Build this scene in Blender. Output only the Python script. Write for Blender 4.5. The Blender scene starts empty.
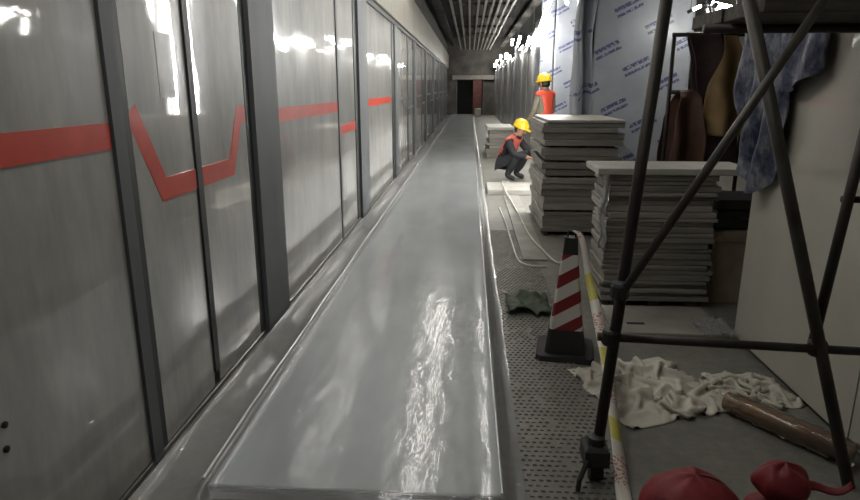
import bpy, math, random
import numpy as np
from mathutils import Vector, Matrix, noise

random.seed(7)
scene = bpy.context.scene
col = scene.collection
PI = math.pi

# ------------------------------------------------------------------ camera, world, exposure
cam_data = bpy.data.cameras.new('camera')
cam = bpy.data.objects.new('camera', cam_data)
col.objects.link(cam)
cam_data.sensor_width = 36.0
cam_data.lens = 36.0 * 620 / 860
cam_data.clip_start = 0.05
cam_data.clip_end = 200
cam.location = (0, 0, 1.5)
cam.rotation_euler = (PI / 2 - math.atan(162 / 620), 0, math.atan(40 / 640.8))
scene.camera = cam

world = bpy.data.worlds.new('world')
scene.world = world
world.use_nodes = True
world.node_tree.nodes['Background'].inputs[0].default_value = (0.95, 1.0, 0.97, 1)
world.node_tree.nodes['Background'].inputs[1].default_value = 0.10
vs = scene.view_settings
vs.view_transform = 'Standard'
vs.look = 'None'
vs.gamma = 1.0
vs.use_curve_mapping = False
vs.exposure = 1.15


# ------------------------------------------------------------------ materials
class NT:
    def __init__(self, name):
        self.m = bpy.data.materials.new(name)
        self.m.use_nodes = True
        self.t = self.m.node_tree
        self.b = self.t.nodes['Principled BSDF']
        self.out = self.t.nodes['Material Output']

    def n(self, kind, **kw):
        nd = self.t.nodes.new(kind)
        for k, v in kw.items():
            setattr(nd, k, v)
        return nd

    def link(self, a, b):
        self.t.links.new(a, b)

    def put(self, sock, v):
        if hasattr(v, 'links'):
            self.link(v, sock)
        else:
            sock.default_value = v

    def math(self, op, a, b=0.0, c=0.0):
        nd = self.n('ShaderNodeMath', operation=op)
        self.put(nd.inputs[0], a)
        self.put(nd.inputs[1], b)
        self.put(nd.inputs[2], c)
        return nd.outputs[0]

    def coords(self):
        return self.n('ShaderNodeTexCoord').outputs['Object']

    def noise(self, scale, detail=4, rough=0.55, stretch=None, vec=None):
        v = vec or self.coords()
        if stretch:
            mp = self.n('ShaderNodeMapping')
            self.link(v, mp.inputs['Vector'])
            mp.inputs['Scale'].default_value = stretch
            v = mp.outputs[0]
        nz = self.n('ShaderNodeTexNoise')
        self.link(v, nz.inputs['Vector'])
        nz.inputs['Scale'].default_value = scale
        nz.inputs['Detail'].default_value = detail
        nz.inputs['Roughness'].default_value = rough
        return nz.outputs['Fac']

    def ramp(self, fac, stops):
        r = self.n('ShaderNodeValToRGB')
        self.link(fac, r.inputs[0])
        e = r.color_ramp.elements
        while len(e) < len(stops):
            e.new(0.5)
        for k, (p, c) in enumerate(stops):
            e[k].position = p
            e[k].color = c if len(c) == 4 else (*c, 1)
        return r.outputs[0]

    def bump(self, fac, strength=0.2, dist=0.01):
        bp = self.n('ShaderNodeBump')
        bp.inputs['Strength'].default_value = strength
        bp.inputs['Distance'].default_value = dist
        self.link(fac, bp.inputs['Height'])
        self.link(bp.outputs[0], self.b.inputs['Normal'])
        return bp.outputs[0]


def scl(c, k):
    return tuple(min(1, x * k) for x in c)


def plain(name, c, rough=0.6, metal=0.0, var=0.25, scale=6, stretch=None, bump=0.0, bscale=None, coat=0.0, spec=0.5):
    t = NT(name)
    f = t.noise(scale, stretch=stretch)
    t.link(t.ramp(f, [(0.3, scl(c, 1 - var)), (0.7, scl(c, 1 + var))]), t.b.inputs['Base Color'])
    t.b.inputs['Roughness'].default_value = rough
    t.b.inputs['Metallic'].default_value = metal
    t.b.inputs['Coat Weight'].default_value = coat
    t.b.inputs['Specular IOR Level'].default_value = spec
    if bump:
        t.bump(t.noise(bscale or scale * 4, stretch=stretch), bump)
    return t.m


def emit(name, c, s):
    t = NT(name)
    t.b.inputs['Base Color'].default_value = (0.9, 0.9, 0.9, 1)
    t.b.inputs['Emission Color'].default_value = (*c, 1)
    t.b.inputs['Emission Strength'].default_value = s
    return t.m


def make_glass_panel():
    # glass still under its dusty protective film: milky grey with a clear glossy face
    t = NT('filmed_glass')
    a = t.noise(1.3, 5, 0.6, (1, 2.2, 0.8))
    b = t.noise(9, 6, 0.65, (1, 1.6, 0.35))
    mix = t.math('ADD', t.math('MULTIPLY', a, 0.65), t.math('MULTIPLY', b, 0.35))
    t.link(t.ramp(mix, [(0.30, (0.22, 0.217, 0.205)), (0.5, (0.34, 0.335, 0.315)), (0.70, (0.47, 0.46, 0.435))]), t.b.inputs['Base Color'])
    t.b.inputs['Roughness'].default_value = 0.42
    t.b.inputs['Coat Weight'].default_value = 1.0
    t.b.inputs['Coat IOR'].default_value = 1.9
    cr = t.math('ADD', 0.01, t.math('MULTIPLY', t.noise(4, 4), 0.05))
    t.link(cr, t.b.inputs['Coat Roughness'])
    bp = t.n('ShaderNodeBump')
    bp.inputs['Strength'].default_value = 0.045
    bp.inputs['Distance'].default_value = 0.02
    t.link(t.noise(3.5, 3, 0.5, (1, 1.5, 0.5)), bp.inputs['Height'])
    t.link(bp.outputs[0], t.b.inputs['Coat Normal'])
    return t.m


def make_clear_film(name, body=0.16, tint=(0.93, 0.95, 0.94), rough=0.06, bscale=9, bstr=0.25, stretch=None):
    # clear polythene: see-through sheet with a glossy surface and a slight milky body
    t = NT(name)
    t.t.nodes.remove(t.b)
    tr = t.n('ShaderNodeBsdfTransparent')
    tr.inputs[0].default_value = (*tint, 1)
    gs = t.n('ShaderNodeBsdfGlossy')
    gs.inputs['Roughness'].default_value = 0.04
    gl = t.n('ShaderNodeBsdfGlossy')
    gl.inputs['Roughness'].default_value = rough
    gl.inputs['Color'].default_value = (1, 1, 1, 1)
    df = t.n('ShaderNodeBsdfDiffuse')
    df.inputs[0].default_value = (0.72, 0.73, 0.72, 1)
    bp = t.n('ShaderNodeBump')
    bp.inputs['Strength'].default_value = bstr
    bp.inputs['Distance'].default_value = 0.02
    t.link(t.noise(bscale, 3, 0.5, stretch), bp.inputs['Height'])
    t.link(bp.outputs[0], gl.inputs['Normal'])
    t.link(bp.outputs[0], gs.inputs['Normal'])
    mg = t.n('ShaderNodeMixShader')
    mg.inputs[0].default_value = 0.35
    t.link(gl.outputs[0], mg.inputs[1])
    t.link(gs.outputs[0], mg.inputs[2])
    fr = t.n('ShaderNodeFresnel')
    fr.inputs[0].default_value = 1.6
    m1 = t.n('ShaderNodeMixShader')
    m1.inputs[0].default_value = body
    t.link(tr.outputs[0], m1.inputs[1])
    t.link(df.outputs[0], m1.inputs[2])
    m2 = t.n('ShaderNodeMixShader')
    t.link(t.math('MULTIPLY', fr.outputs[0], 0.85), m2.inputs[0])
    t.link(m1.outputs[0], m2.inputs[1])
    t.link(mg.outputs[0], m2.inputs[2])
    t.link(m2.outputs[0], t.out.inputs[0])
    return t.m


def make_printed_film(name, base, ink, rough=0.32, amount=0.85, big=0.66):
    # white protective film printed with slanting rows of blue two-line lettering
    t = NT(name)
    sx = t.n('ShaderNodeSeparateXYZ')
    t.link(t.coords(), sx.inputs[0])
    u = t.math('ADD', sx.outputs[0], sx.outputs[1])
    v = sx.outputs[2]
    ca, sa = math.cos(0.46), math.sin(0.46)
    s = t.math('ADD', t.math('MULTIPLY', u, ca), t.math('MULTIPLY', v, sa))
    w = t.math('SUBTRACT', t.math('MULTIPLY', v, ca), t.math('MULTIPLY', u, sa))
    row = t.math('DIVIDE', w, big * 0.5)
    ri = t.math('FLOOR', row)
    rf = t.math('FRACT', row)
    cf = t.math('FRACT', t.math('ADD', t.math('DIVIDE', s, big), t.math('MULTIPLY', ri, 0.37)))
    inlen = t.math('MULTIPLY', t.math('LESS_THAN', cf, 0.52), t.math('GREATER_THAN', cf, 0.02))
    def band(lo, hi):
        return t.math('MULTIPLY', t.math('GREATER_THAN', rf, lo), t.math('LESS_THAN', rf, hi))
    lines = t.math('MAXIMUM', band(0.28, 0.38), band(0.48, 0.62))
    cmb = t.n('ShaderNodeCombineXYZ')
    t.link(s, cmb.inputs[0])
    t.link(w, cmb.inputs[1])
    glyph = t.math('GREATER_THAN', t.noise(22, 2, 0.6, (1.7, 1.0, 1), cmb.outputs[0]), 0.43)
    mask = t.math('MULTIPLY', t.math('MULTIPLY', inlen, lines), t.math('MULTIPLY', glyph, amount))
    bn = t.noise(2.5, 4)
    bc = t.ramp(bn, [(0.3, scl(base, 0.85)), (0.7, scl(base, 1.1))])
    mx = t.n('ShaderNodeMix', data_type='RGBA')
    t.link(mask, mx.inputs['Factor'])
    t.link(bc, mx.inputs['A'])
    mx.inputs['B'].default_value = (*ink, 1)
    t.link(mx.outputs['Result'], t.b.inputs['Base Color'])
    t.b.inputs['Roughness'].default_value = rough
    t.bump(t.noise(4, 4, 0.6, (1, 1, 0.4)), 0.5, 0.02)
    return t.m


def make_blotch(name):
    t = NT(name)
    f = t.noise(13, 5, 0.7, (1, 1, 0.5))
    t.link(t.ramp(f, [(0.38, (0.014, 0.017, 0.05)), (0.50, (0.085, 0.095, 0.145)), (0.64, (0.25, 0.26, 0.285))]), t.b.inputs['Base Color'])
    t.b.inputs['Roughness'].default_value = 0.4
    return t.m


def make_floor():
    t = NT('concrete_screed')
    a = t.noise(1.1, 6, 0.65)
    b = t.noise(14, 6, 0.7)
    mix = t.math('ADD', t.math('MULTIPLY', a, 0.6), t.math('MULTIPLY', b, 0.4))
    t.link(t.ramp(mix, [(0.32, (0.10, 0.093, 0.078)), (0.5, (0.165, 0.157, 0.137)), (0.68, (0.25, 0.24, 0.215))]), t.b.inputs['Base Color'])
    t.link(t.math('ADD', 0.38, t.math('MULTIPLY', a, 0.35)), t.b.inputs['Roughness'])
    t.bump(b, 0.25, 0.01)
    return t.m


def make_cone_stripes():
    t = NT('cone_sleeve')
    sx = t.n('ShaderNodeSeparateXYZ')
    t.link(t.coords(), sx.inputs[0])
    d = t.math('SUBTRACT', sx.outputs[2], t.math('MULTIPLY', sx.outputs[0], 0.62))
    f = t.math('LESS_THAN', t.math('FRACT', t.math('DIVIDE', t.math('ADD', d, 3.02), 0.148)), 0.48)
    mx = t.n('ShaderNodeMix', data_type='RGBA')
    t.link(f, mx.inputs['Factor'])
    mx.inputs['A'].default_value = (0.55, 0.53, 0.48, 1)
    mx.inputs['B'].default_value = (0.19, 0.015, 0.018, 1)
    t.link(mx.outputs['Result'], t.b.inputs['Base Color'])
    t.b.inputs['Roughness'].default_value = 0.5
    return t.m


def make_tape():
    t = NT('barrier_tape')
    sx = t.n('ShaderNodeSeparateXYZ')
    t.link(t.coords(), sx.inputs[0])
    y = sx.outputs[1]
    f = t.math('FRACT', t.math('DIVIDE', y, 0.42))
    yel = t.math('MULTIPLY', t.math('GREATER_THAN', f, 0.52), t.math('LESS_THAN', f, 0.80))
    txt = t.math('MULTIPLY', t.math('LESS_THAN', f, 0.34), t.math('GREATER_THAN', t.noise(90, 2, 0.6), 0.54))
    m1 = t.n('ShaderNodeMix', data_type='RGBA')
    t.link(yel, m1.inputs['Factor'])
    m1.inputs['A'].default_value = (0.62, 0.58, 0.52, 1)
    m1.inputs['B'].default_value = (0.50, 0.45, 0.10, 1)
    m2 = t.n('ShaderNodeMix', data_type='RGBA')
    t.link(txt, m2.inputs['Factor'])
    t.link(m1.outputs['Result'], m2.inputs['A'])
    m2.inputs['B'].default_value = (0.42, 0.12, 0.12, 1)
    t.link(m2.outputs['Result'], t.b.inputs['Base Color'])
    t.b.inputs['Roughness'].default_value = 0.4
    return t.m


M = {
    'glass': make_glass_panel(),
    'film': make_clear_film('clear_polythene', 0.24, rough=0.25, bscale=10, bstr=0.16, stretch=(1.7, 0.6, 1)),
    'sleeve_film': make_clear_film('shiny_sleeve', 0.03, rough=0.05, bscale=16, bstr=.5),
    'scrap_film': make_clear_film('crumpled_polythene', 0.22, rough=0.08, bscale=20),
    'printed': make_printed_film('printed_film', (0.31, 0.33, 0.37), (0.035, 0.04, 0.15)),
    'grey_film': make_printed_film('grey_film', (0.42, 0.42, 0.41), (0.2, 0.2, 0.23), 0.25, 0.5),
    'blotch': make_blotch('blue_white_film'),
    'floor': make_floor(),
    'cone': make_cone_stripes(),
    'tape': make_tape(),
    'fold_shine': plain('fold_highlight', (0.74, 0.75, 0.74), 0.12, var=0.12, scale=5, coat=1.0, spec=0.9),  # white colour paints the lamp reflection along the sheet's folds
    'red': plain('red_band', (0.62, 0.055, 0.028), 0.38, var=0.12, coat=0.4),
    'post': plain('grey_post', (0.105, 0.112, 0.118), 0.6, 0.0, 0.2, 3, (1, 1, .3), coat=0.0),
    'dark_post': plain('dark_seal', (0.03, 0.034, 0.033), 0.5),
    'kick': plain('kick_rail', (0.15, 0.15, 0.145), 0.35, 0.5, 0.2),
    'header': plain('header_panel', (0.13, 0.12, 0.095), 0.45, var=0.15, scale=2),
    'strip': plain('strip_slab', (0.46, 0.475, 0.495), 0.4, var=0.22, scale=2.5, stretch=(1, .4, 1), bump=0.1),
    'black': plain('matt_black', (0.012, 0.012, 0.012), 0.8),
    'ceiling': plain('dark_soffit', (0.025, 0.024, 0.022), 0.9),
    'slat': plain('baffle_metal', (0.20, 0.19, 0.17), 0.4, 0.3, 0.15),
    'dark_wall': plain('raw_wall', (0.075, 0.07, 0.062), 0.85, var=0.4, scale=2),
    'white_panel': plain('white_cladding', (0.44, 0.42, 0.365), 0.38, var=0.10, scale=2.2, coat=0.3),
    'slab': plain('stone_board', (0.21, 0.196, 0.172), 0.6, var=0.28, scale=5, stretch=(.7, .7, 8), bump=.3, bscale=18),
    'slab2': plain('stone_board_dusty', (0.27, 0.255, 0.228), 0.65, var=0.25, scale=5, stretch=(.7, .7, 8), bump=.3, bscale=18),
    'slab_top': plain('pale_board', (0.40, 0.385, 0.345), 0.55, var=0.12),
    'spacer': plain('wood_spacer', (0.035, 0.028, 0.022), 0.9),
    'scaf': plain('rusty_tube', (0.035, 0.029, 0.025), 0.55, 0.3, 0.45, 9, (1, 1, .5), bump=.2),
    'scaf2': plain('grey_tube', (0.07, 0.063, 0.055), 0.5, 0.4, 0.4, 9, (1, 1, .5), bump=.2),
    'deck': plain('deck_timber', (0.07, 0.062, 0.055), 0.8, var=.4, scale=4, stretch=(1, 8, 8)),
    'clamp': plain('clamp_iron', (0.04, 0.045, 0.045), 0.5, 0.5, 0.3),
    'sack': plain('woven_sack', (0.52, 0.49, 0.42), 0.6, var=.18, scale=5, bump=.35, bscale=40),
    'kraft': plain('kraft_tube', (0.26, 0.15, 0.07), 0.5, var=.2, scale=5, coat=1.0),
    'redbag': plain('red_bag', (0.21, 0.016, 0.022), 0.6, var=.25, scale=7, bump=.35, bscale=20),
    'rubber': plain('black_rubber', (0.016, 0.016, 0.016), 0.6),
    'green': plain('dark_green_cloth', (0.028, 0.045, 0.022), 0.7, var=.5, scale=20),
    'cable': plain('white_hose', (0.55, 0.53, 0.47), 0.5),
    'brown': plain('red_brown_tarpaulin', (0.085, 0.036, 0.022), 0.7, var=.4, scale=4),
    'mustard': plain('mustard_tarpaulin', (0.23, 0.15, 0.065), 0.75, var=.3, scale=4),
    'plum': plain('plum_tarpaulin', (0.05, 0.028, 0.028), 0.7, var=.4, scale=4),
    'carton': plain('carton_card', (0.26, 0.21, 0.15), 0.8),
    'hat': plain('yellow_helmet', (0.66, 0.46, 0.02), 0.35, var=.08),
    'vest': plain('orange_vest', (0.72, 0.09, 0.05), 0.6, var=.15),
    'vest2': plain('faded_red_vest', (0.50, 0.10, 0.075), 0.7, var=.2),
    'band': plain('reflective_band', (0.55, 0.53, 0.45), 0.4),
    'cloth_dark': plain('dark_workwear', (0.018, 0.018, 0.022), 0.8),
    'cloth_khaki': plain('khaki_workwear', (0.22, 0.20, 0.15), 0.8),
    'skin': plain('skin', (0.33, 0.17, 0.11), 0.55, var=.1),
    'hair': plain('black_hair', (0.012, 0.01, 0.009), 0.6),
    'boot': plain('black_boot', (0.02, 0.02, 0.02), 0.6),
    'lamp': emit('lit_tube', (1.0, 0.98, 0.90), 38),
    'batten_light': emit('batten_diffuser', (1.0, 0.98, 0.92), 10.5),
    'hidden_fill_tube': emit('hidden_fill_glow', (1.0, 0.98, 0.92), 48),  # glow of the added upright tubes behind the loose film
    'lamp_hot': emit('bright_lit_tube', (1.0, 0.98, 0.92), 60),
    'paper': plain('grey_notice', (0.42, 0.42, 0.40), 0.3, coat=1.0),
    'redbrown': plain('red_brown_board', (0.11, 0.035, 0.03), 0.7),
}


# ------------------------------------------------------------------ mesh helpers
def wloc(o):
    p = Vector(o.location)
    while o.parent:
        o = o.parent
        p += Vector(o.location)
    return p


def link_obj(name, me, mat, parent=None, smooth=False):
    o = bpy.data.objects.new(name, me)
    for m in (mat if isinstance(mat, (list, tuple)) else [mat]):
        me.materials.append(m)
    if smooth:
        me.polygons.foreach_set('use_smooth', [True] * len(me.polygons))
    col.objects.link(o)
    if parent:
        o.parent = parent
        o.matrix_parent_inverse = Matrix.Translation(-PW[parent.name])
        PW[o.name] = PW[parent.name] * 0
    else:
        PW[o.name] = Vector((0, 0, 0))
    return o


PW = {}     # where each parent's origin stands; meshes keep world coordinates


def empty(name, loc):
    o = bpy.data.objects.new(name, None)
    col.objects.link(o)
    o.location = loc
    o.empty_display_size = 0.1
    PW[o.name] = Vector(loc)
    return o


def tag(o, label=None, cat=None, group=None, kind=None):
    if label:
        o['label'] = label
    if cat:
        o['category'] = cat
    if group:
        o['group'] = group
    if kind:
        o['kind'] = kind
    return o


class MB:
    def __init__(self):
        self.v = []
        self.f = []

    def add(self, vs_, fs):
        k = len(self.v)
        self.v += [tuple(p) for p in vs_]
        self.f += [tuple(i + k for i in f) for f in fs]
        return self

    def box(self, lo, hi, bev=0.0, jit=0.0):
        x0, y0, z0 = lo
        x1, y1, z1 = hi
        b = bev
        if b <= 0:
            p = [(x0, y0, z0), (x1, y0, z0), (x1, y1, z0), (x0, y1, z0), (x0, y0, z1), (x1, y0, z1), (x1, y1, z1), (x0, y1, z1)]
            if jit:
                p = [tuple(c + random.uniform(-jit, jit) for c in q) for q in p]
            return self.add(p, [(3, 2, 1, 0), (4, 5, 6, 7), (0, 1, 5, 4), (1, 2, 6, 5), (2, 3, 7, 6), (3, 0, 4, 7)])
        # bevelled: three rings
        def ring(ix, z):
            return [(x0 + ix, y0 + ix, z), (x1 - ix, y0 + ix, z), (x1 - ix, y1 - ix, z), (x0 + ix, y1 - ix, z)]
        p = ring(b, z0) + ring(0, z0 + b) + ring(0, z1 - b) + ring(b, z1)
        fs = [(3, 2, 1, 0), (12, 13, 14, 15)]
        for r in range(3):
            for i in range(4):
                j = (i + 1) % 4
                fs.append((r * 4 + i, r * 4 + j, r * 4 + 4 + j, r * 4 + 4 + i))
        return self.add(p, fs)

    def tube(self, pts, r, n=12, caps=True):
        pts = [Vector(p) for p in pts]
        rs = r if isinstance(r, (list, tuple)) else [r] * len(pts)
        vs_, fs = [], []
        up = None
        for i, p in enumerate(pts):
            d = (pts[min(i + 1, len(pts) - 1)] - pts[max(i - 1, 0)]).normalized()
            if up is None:
                up = Vector((0, 0, 1)) if abs(d.z) < 0.9 else Vector((1, 0, 0))
            a = d.cross(up).normalized()
            up = a.cross(d).normalized()
            for k in range(n):
                t = 2 * PI * k / n
                vs_.append(p + (a * math.cos(t) + up * math.sin(t)) * rs[i])
        for i in range(len(pts) - 1):
            for k in range(n):
                k2 = (k + 1) % n
                fs.append((i * n + k, i * n + k2, (i + 1) * n + k2, (i + 1) * n + k))
        if caps:
            fs.append(tuple(reversed(range(n))))
            fs.append(tuple(range((len(pts) - 1) * n, len(pts) * n)))
        return self.add(vs_, fs)

    def lathe(self, prof, c, n=20, sx=1.0, sy=1.0):
        vs_, fs = [], []
        for r, z in prof:
            for k in range(n):
                t = 2 * PI * k / n
                vs_.append((c[0] + r * sx * math.cos(t), c[1] + r * sy * math.sin(t), c[2] + z))
        for i in range(len(prof) - 1):
            for k in range(n):
                k2 = (k + 1) % n
                fs.append((i * n + k, i * n + k2, (i + 1) * n + k2, (i + 1) * n + k))
        fs.append(tuple(reversed(range(n))))
        fs.append(tuple(range((len(prof) - 1) * n, len(prof) * n)))
        return self.add(vs_, fs)

    def grid(self, fn, nu, nv):
        vs_ = [fn(i / nu, j / nv) for j in range(nv + 1) for i in range(nu + 1)]
        fs = []
        for j in range(nv):
            for i in range(nu):
                a = j * (nu + 1) + i
                fs.append((a, a + 1, a + nu + 2, a + nu + 1))
        return self.add(vs_, fs)

    def prism_x(self, yz, x0, x1):
        """outline in (y, z) with thickness from x0 to x1"""
        n = len(yz)
        p = [(x0, y, z) for y, z in yz] + [(x1, y, z) for y, z in yz]
        fs = [tuple(range(n)), tuple(reversed(range(n, 2 * n)))]
        for i in range(n):
            j = (i + 1) % n
            fs.append((i, i + n, j + n, j))
        return self.add(p, fs)

    def rot(self, c, axis, ang):
        m = Matrix.Translation(Vector(c)) @ Matrix.Rotation(ang, 4, axis) @ Matrix.Translation(-Vector(c))
        self.v = [tuple(m @ Vector(p)) for p in self.v]
        return self

    def build(self, name, mat, parent=None, smooth=False, thick=0.0):
        me = bpy.data.meshes.new(name)
        me.from_pydata(self.v, [], self.f)
        me.validate()
        me.update()
        o = link_obj(name, me, mat, parent, smooth)
        if thick:
            md = o.modifiers.new('thickness', 'SOLIDIFY')
            md.thickness = thick
            md.offset = 0
        return o


def struct(o, label=None, cat=None):
    return tag(o, label, cat, None, 'structure')


def nz(x, y, z=0.0, s=1.0):
    return noise.noise(Vector((x * s, y * s, z * s)))


# ------------------------------------------------------------------ the shell
XW = -1.27                       # the face of the platform screen doors
fl = MB().box((-1.9, -1.5, -0.2), (6.0, 37.5, 0.0)).build('floor', M['floor'])
struct(fl, 'rough grey concrete platform floor', 'floor')
b = MB()
for j in range(150):             # raised dashes of the anti-slip screed beside the covered strip
    y = 1.55 + j * 0.034
    for i in range(13):
        x = 0.245 + i * 0.030 + (0.015 if j % 2 else 0)
        if random.random() < 0.06:
            continue
        w, d, h = 0.010, 0.0055, 0.004 + 0.003 * random.random()
        b.add([(x - w, y - d, -.001), (x + w, y - d, -.001), (x + w, y + d, -.001), (x - w, y + d, -.001),
               (x - w * .6, y - d * .5, h), (x + w * .6, y - d * .5, h), (x + w * .6, y + d * .5, h), (x - w * .6, y + d * .5, h)],
              [(4, 5, 6, 7), (0, 1, 5, 4), (1, 2, 6, 5), (2, 3, 7, 6), (3, 0, 4, 7)])
tag(b.build('raised_dash', M['floor'], fl), kind='stuff')

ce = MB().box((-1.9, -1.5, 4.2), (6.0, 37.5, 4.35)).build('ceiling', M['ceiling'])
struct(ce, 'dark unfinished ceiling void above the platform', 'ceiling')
# services hung in the dark void: cable trays
for x, z in ((-0.95, 3.75), (1.75, 3.7)):
    t = MB().box((x - .12, 0, z), (x + .12, 36, z + .07), .01)
    t.build('cable_tray', M['dark_wall'], ce)
for x in (-0.50, -0.27, -0.04, 0.18, 0.36, 0.54, 0.71, 0.88, 1.04):
    MB().box((x - .028, 4.0, 3.5), (x + .028, 35.5, 3.56)).build('baffle_slat', M['slat'], ce)
for k in range(11):
    y = 5 + k * 3
    MB().box((-.6, y, 3.56), (1.15, y + .04, 3.62)).build('hanger_rail', M['dark_wall'], ce)

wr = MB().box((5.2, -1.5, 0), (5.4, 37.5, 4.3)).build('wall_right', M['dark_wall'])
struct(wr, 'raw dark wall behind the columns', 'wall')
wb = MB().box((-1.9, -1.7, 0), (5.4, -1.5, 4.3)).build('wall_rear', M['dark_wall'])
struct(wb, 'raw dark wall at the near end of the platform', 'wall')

# end wall with a dark doorway
we = empty('wall_back', (0, 36.6, 0))
struct(we, 'far end wall of the platform with a dark doorway', 'wall')
MB().box((-1.9, 36.6, 2.2), (5.4, 36.9, 4.3)).build('upper_wall', M['dark_wall'], we)
MB().box((-1.9, 36.6, 0), (-.75, 36.9, 2.2)).build('side_wall', M['dark_wall'], we)
MB().box((.75, 36.6, 0), (5.4, 36.9, 2.2)).build('side_wall', M['dark_wall'], we)
MB().box((-.75, 37.2, 0), (.75, 37.3, 2.2)).build('doorway_back', M['black'], we)
MB().box((-1.0, 36.4, 1.95), (1.35, 36.6, 2.2), .02).build('lintel', M['slat'], we)
MB().box((.18, 36.3, 0), (.66, 36.42, 1.95), .02).build('door_board', M['redbrown'], we)

# ------------------------------------------------------------------ platform screen doors
wl = empty('wall_left', (XW, 0, 0))
struct(wl, 'glass platform screen wall with a red band', 'wall')
ZT = 2.50


def stripe(path, name, parent, w=0.092):
    """red band following (y, z) points, mitred, a few millimetres proud of the glass"""
    up, dn = [], []
    for i, (y, z) in enumerate(path):
        d0 = Vector((path[i][0] - path[i - 1][0], path[i][1] - path[i - 1][1])) if i else None
        d1 = Vector((path[i + 1][0] - path[i][0], path[i + 1][1] - path[i][1])) if i < len(path) - 1 else None
        d0 = d0 or d1
        d1 = d1 or d0
        n0 = Vector((-d0.y, d0.x)).normalized()
        n1 = Vector((-d1.y, d1.x)).normalized()
        m = (n0 + n1).normalized()
        k = w / 2 / max(.4, m.dot(n0))
        up.append((y + m.x * k, z + m.y * k))
        dn.append((y - m.x * k, z - m.y * k))
    bb = MB()
    for i in range(len(path) - 1):
        bb.prism_x([dn[i], dn[i + 1], up[i + 1], up[i]], XW - .002, XW + .003)
    return bb.build(name, M['red'], parent)


def pane(y0, y1, name, parent, tilt=0.0, z0=.03):
    bb = MB()
    t = tilt

    def fn(u, v):
        y = y0 + (y1 - y0) * u
        z = z0 + (ZT - z0) * v
        return (XW + t * (u - .5), y, z)
    bb.grid(fn, 1, 1)
    bb.add([(XW - .03, y0, z0), (XW - .03, y1, z0), (XW - .03, y1, ZT), (XW - .03, y0, ZT)], [(3, 2, 1, 0)])
    n = 4
    bb.f += [(0, n, n + 1, 1), (2, 3, n + 2, n + 3), (0, 2, n + 3, n), (1, n + 1, n + 2, 3)]
    return bb.build(name, M['glass'], parent)


def post(y0, y1, mat='post', depth=.02, x=None):
    MB().box((XW - .08, y0, 0), (XW + depth, y1, ZT + .03), .006).build('post', M[mat], wl)


ZS = 1.335
# fixed pane beside the camera
p = pane(0.0, 2.155, 'glass_panel', wl)
stripe([(0.0, ZS), (2.15, ZS)], 'red_band', p)
for y, z in ((1.458, .60), (1.449, .53)):
    bb = MB().lathe([(.010, 0), (.010, .006), (.004, .008)], (0, 0, 0), 10)
    bb.rot((0, 0, 0), 'Y', PI / 2)
    bb.v = [(q[0] + XW, q[1] + y, q[2] + z) for q in bb.v]
    bb.build('screw', M['black'], p)
pane(-1.45, -0.02, 'glass_panel', wl)
post(2.16, 2.235, 'post', .012)
post(2.24, 2.285, 'dark_post', .004)
# pair of sliding leaves
d1 = struct(empty('door_1', (XW, 2.9, 0)), 'pair of glass sliding screen doors with dipping red band', 'door')
p = pane(2.29, 2.815, 'door_leaf', d1, -.006)
stripe([(2.30, 1.42), (2.50, 1.09), (2.81, 1.09)], 'red_band', p)
MB().box((XW, 2.55, 1.46), (XW + .002, 2.69, 1.72)).build('notice_paper', M['paper'], p)
MB().box((XW - .06, 2.82, .1), (XW + .006, 2.875, ZT), .004).build('rubber_seal', M['dark_post'], d1)
p = pane(2.88, 3.515, 'door_leaf', d1, .004)
stripe([(2.885, 1.09), (3.26, 1.09), (3.42, 1.36), (3.51, 1.36)], 'red_band', p)
post(3.52, 3.60, 'dark_post', .004)
post(3.605, 4.06, 'post', .03)
post(4.065, 4.12, 'dark_post', .002)
p = pane(4.125, 6.05, 'glass_panel', wl, .006)
stripe([(4.13, 1.325), (6.05, 1.325)], 'red_band', p)
post(6.055, 6.12, 'post', .012)
d2 = struct(empty('door_2', (XW, 6.6, 0)), 'narrow glass sliding screen door with a low red band', 'door')
p = pane(6.125, 6.98, 'door_leaf', d2, -.004)
stripe([(6.13, 1.10), (6.97, 1.10)], 'red_band', p)
post(6.985, 7.15, 'dark_post', .004)
post(7.155, 7.75, 'post', .03)
p = pane(7.76, 10.35, 'glass_panel', wl, .004)
stripe([(7.90, 1.32), (10.25, 1.32)], 'red_band', p)
post(10.355, 10.60, 'dark_post', .01)
y = 10.605
n = 3
while y < 36:
    a, c, d_, e = y + .45, y + 2.35, y + 2.45, y + 3.6
    post(y, a - .005, 'post', .03)
    p = pane(a, c, 'glass_panel', wl, .003 * (-1) ** n)
    MB().box((XW - .002, a, 1.29), (XW + .003, c, 1.35)).build('grey_band', M['post'], p)
    post(c + .005, d_ - .005, 'dark_post', .012)
    dd = struct(empty('door_%d' % n, (XW, (d_ + e) / 2, 0)), 'distant glass sliding screen door along the platform edge', 'door')
    p = pane(d_, e, 'door_leaf', dd, -.003)
    MB().box((XW - .002, d_, 1.08), (XW + .003, e, 1.14)).build('grey_band', M['post'], p)
    post(e + .005, e + .13, 'dark_post', .012)
    y = e + .135
    n += 1
MB().box((XW - .09, -1.5, 0), (XW + .008, 36.5, .025), .004).build('kick_rail', M['kick'], wl)
MB().box((XW - 0.7, -1.5, 0), (XW - .62, 36.5, 4.2)).build('tunnel_lining', M['black'], wl)
hd = empty('trim_1', (XW, 0, ZT))
struct(hd, 'beige metal header casing above the screen doors', 'header')
y = -1.5
while y < 36.4:
    y1 = min(y + 1.9, 36.4)
    MB().box((XW - .3, y + .004, ZT + .06), (XW + .07, y1 - .004, 3.28), .008).build('header_panel', M['header'], hd)
    y = y1
MB().box((XW - .25, -1.5, ZT), (XW + .03, 36.4, ZT + .058)).build('shadow_gap', M['dark_post'], hd)
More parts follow.
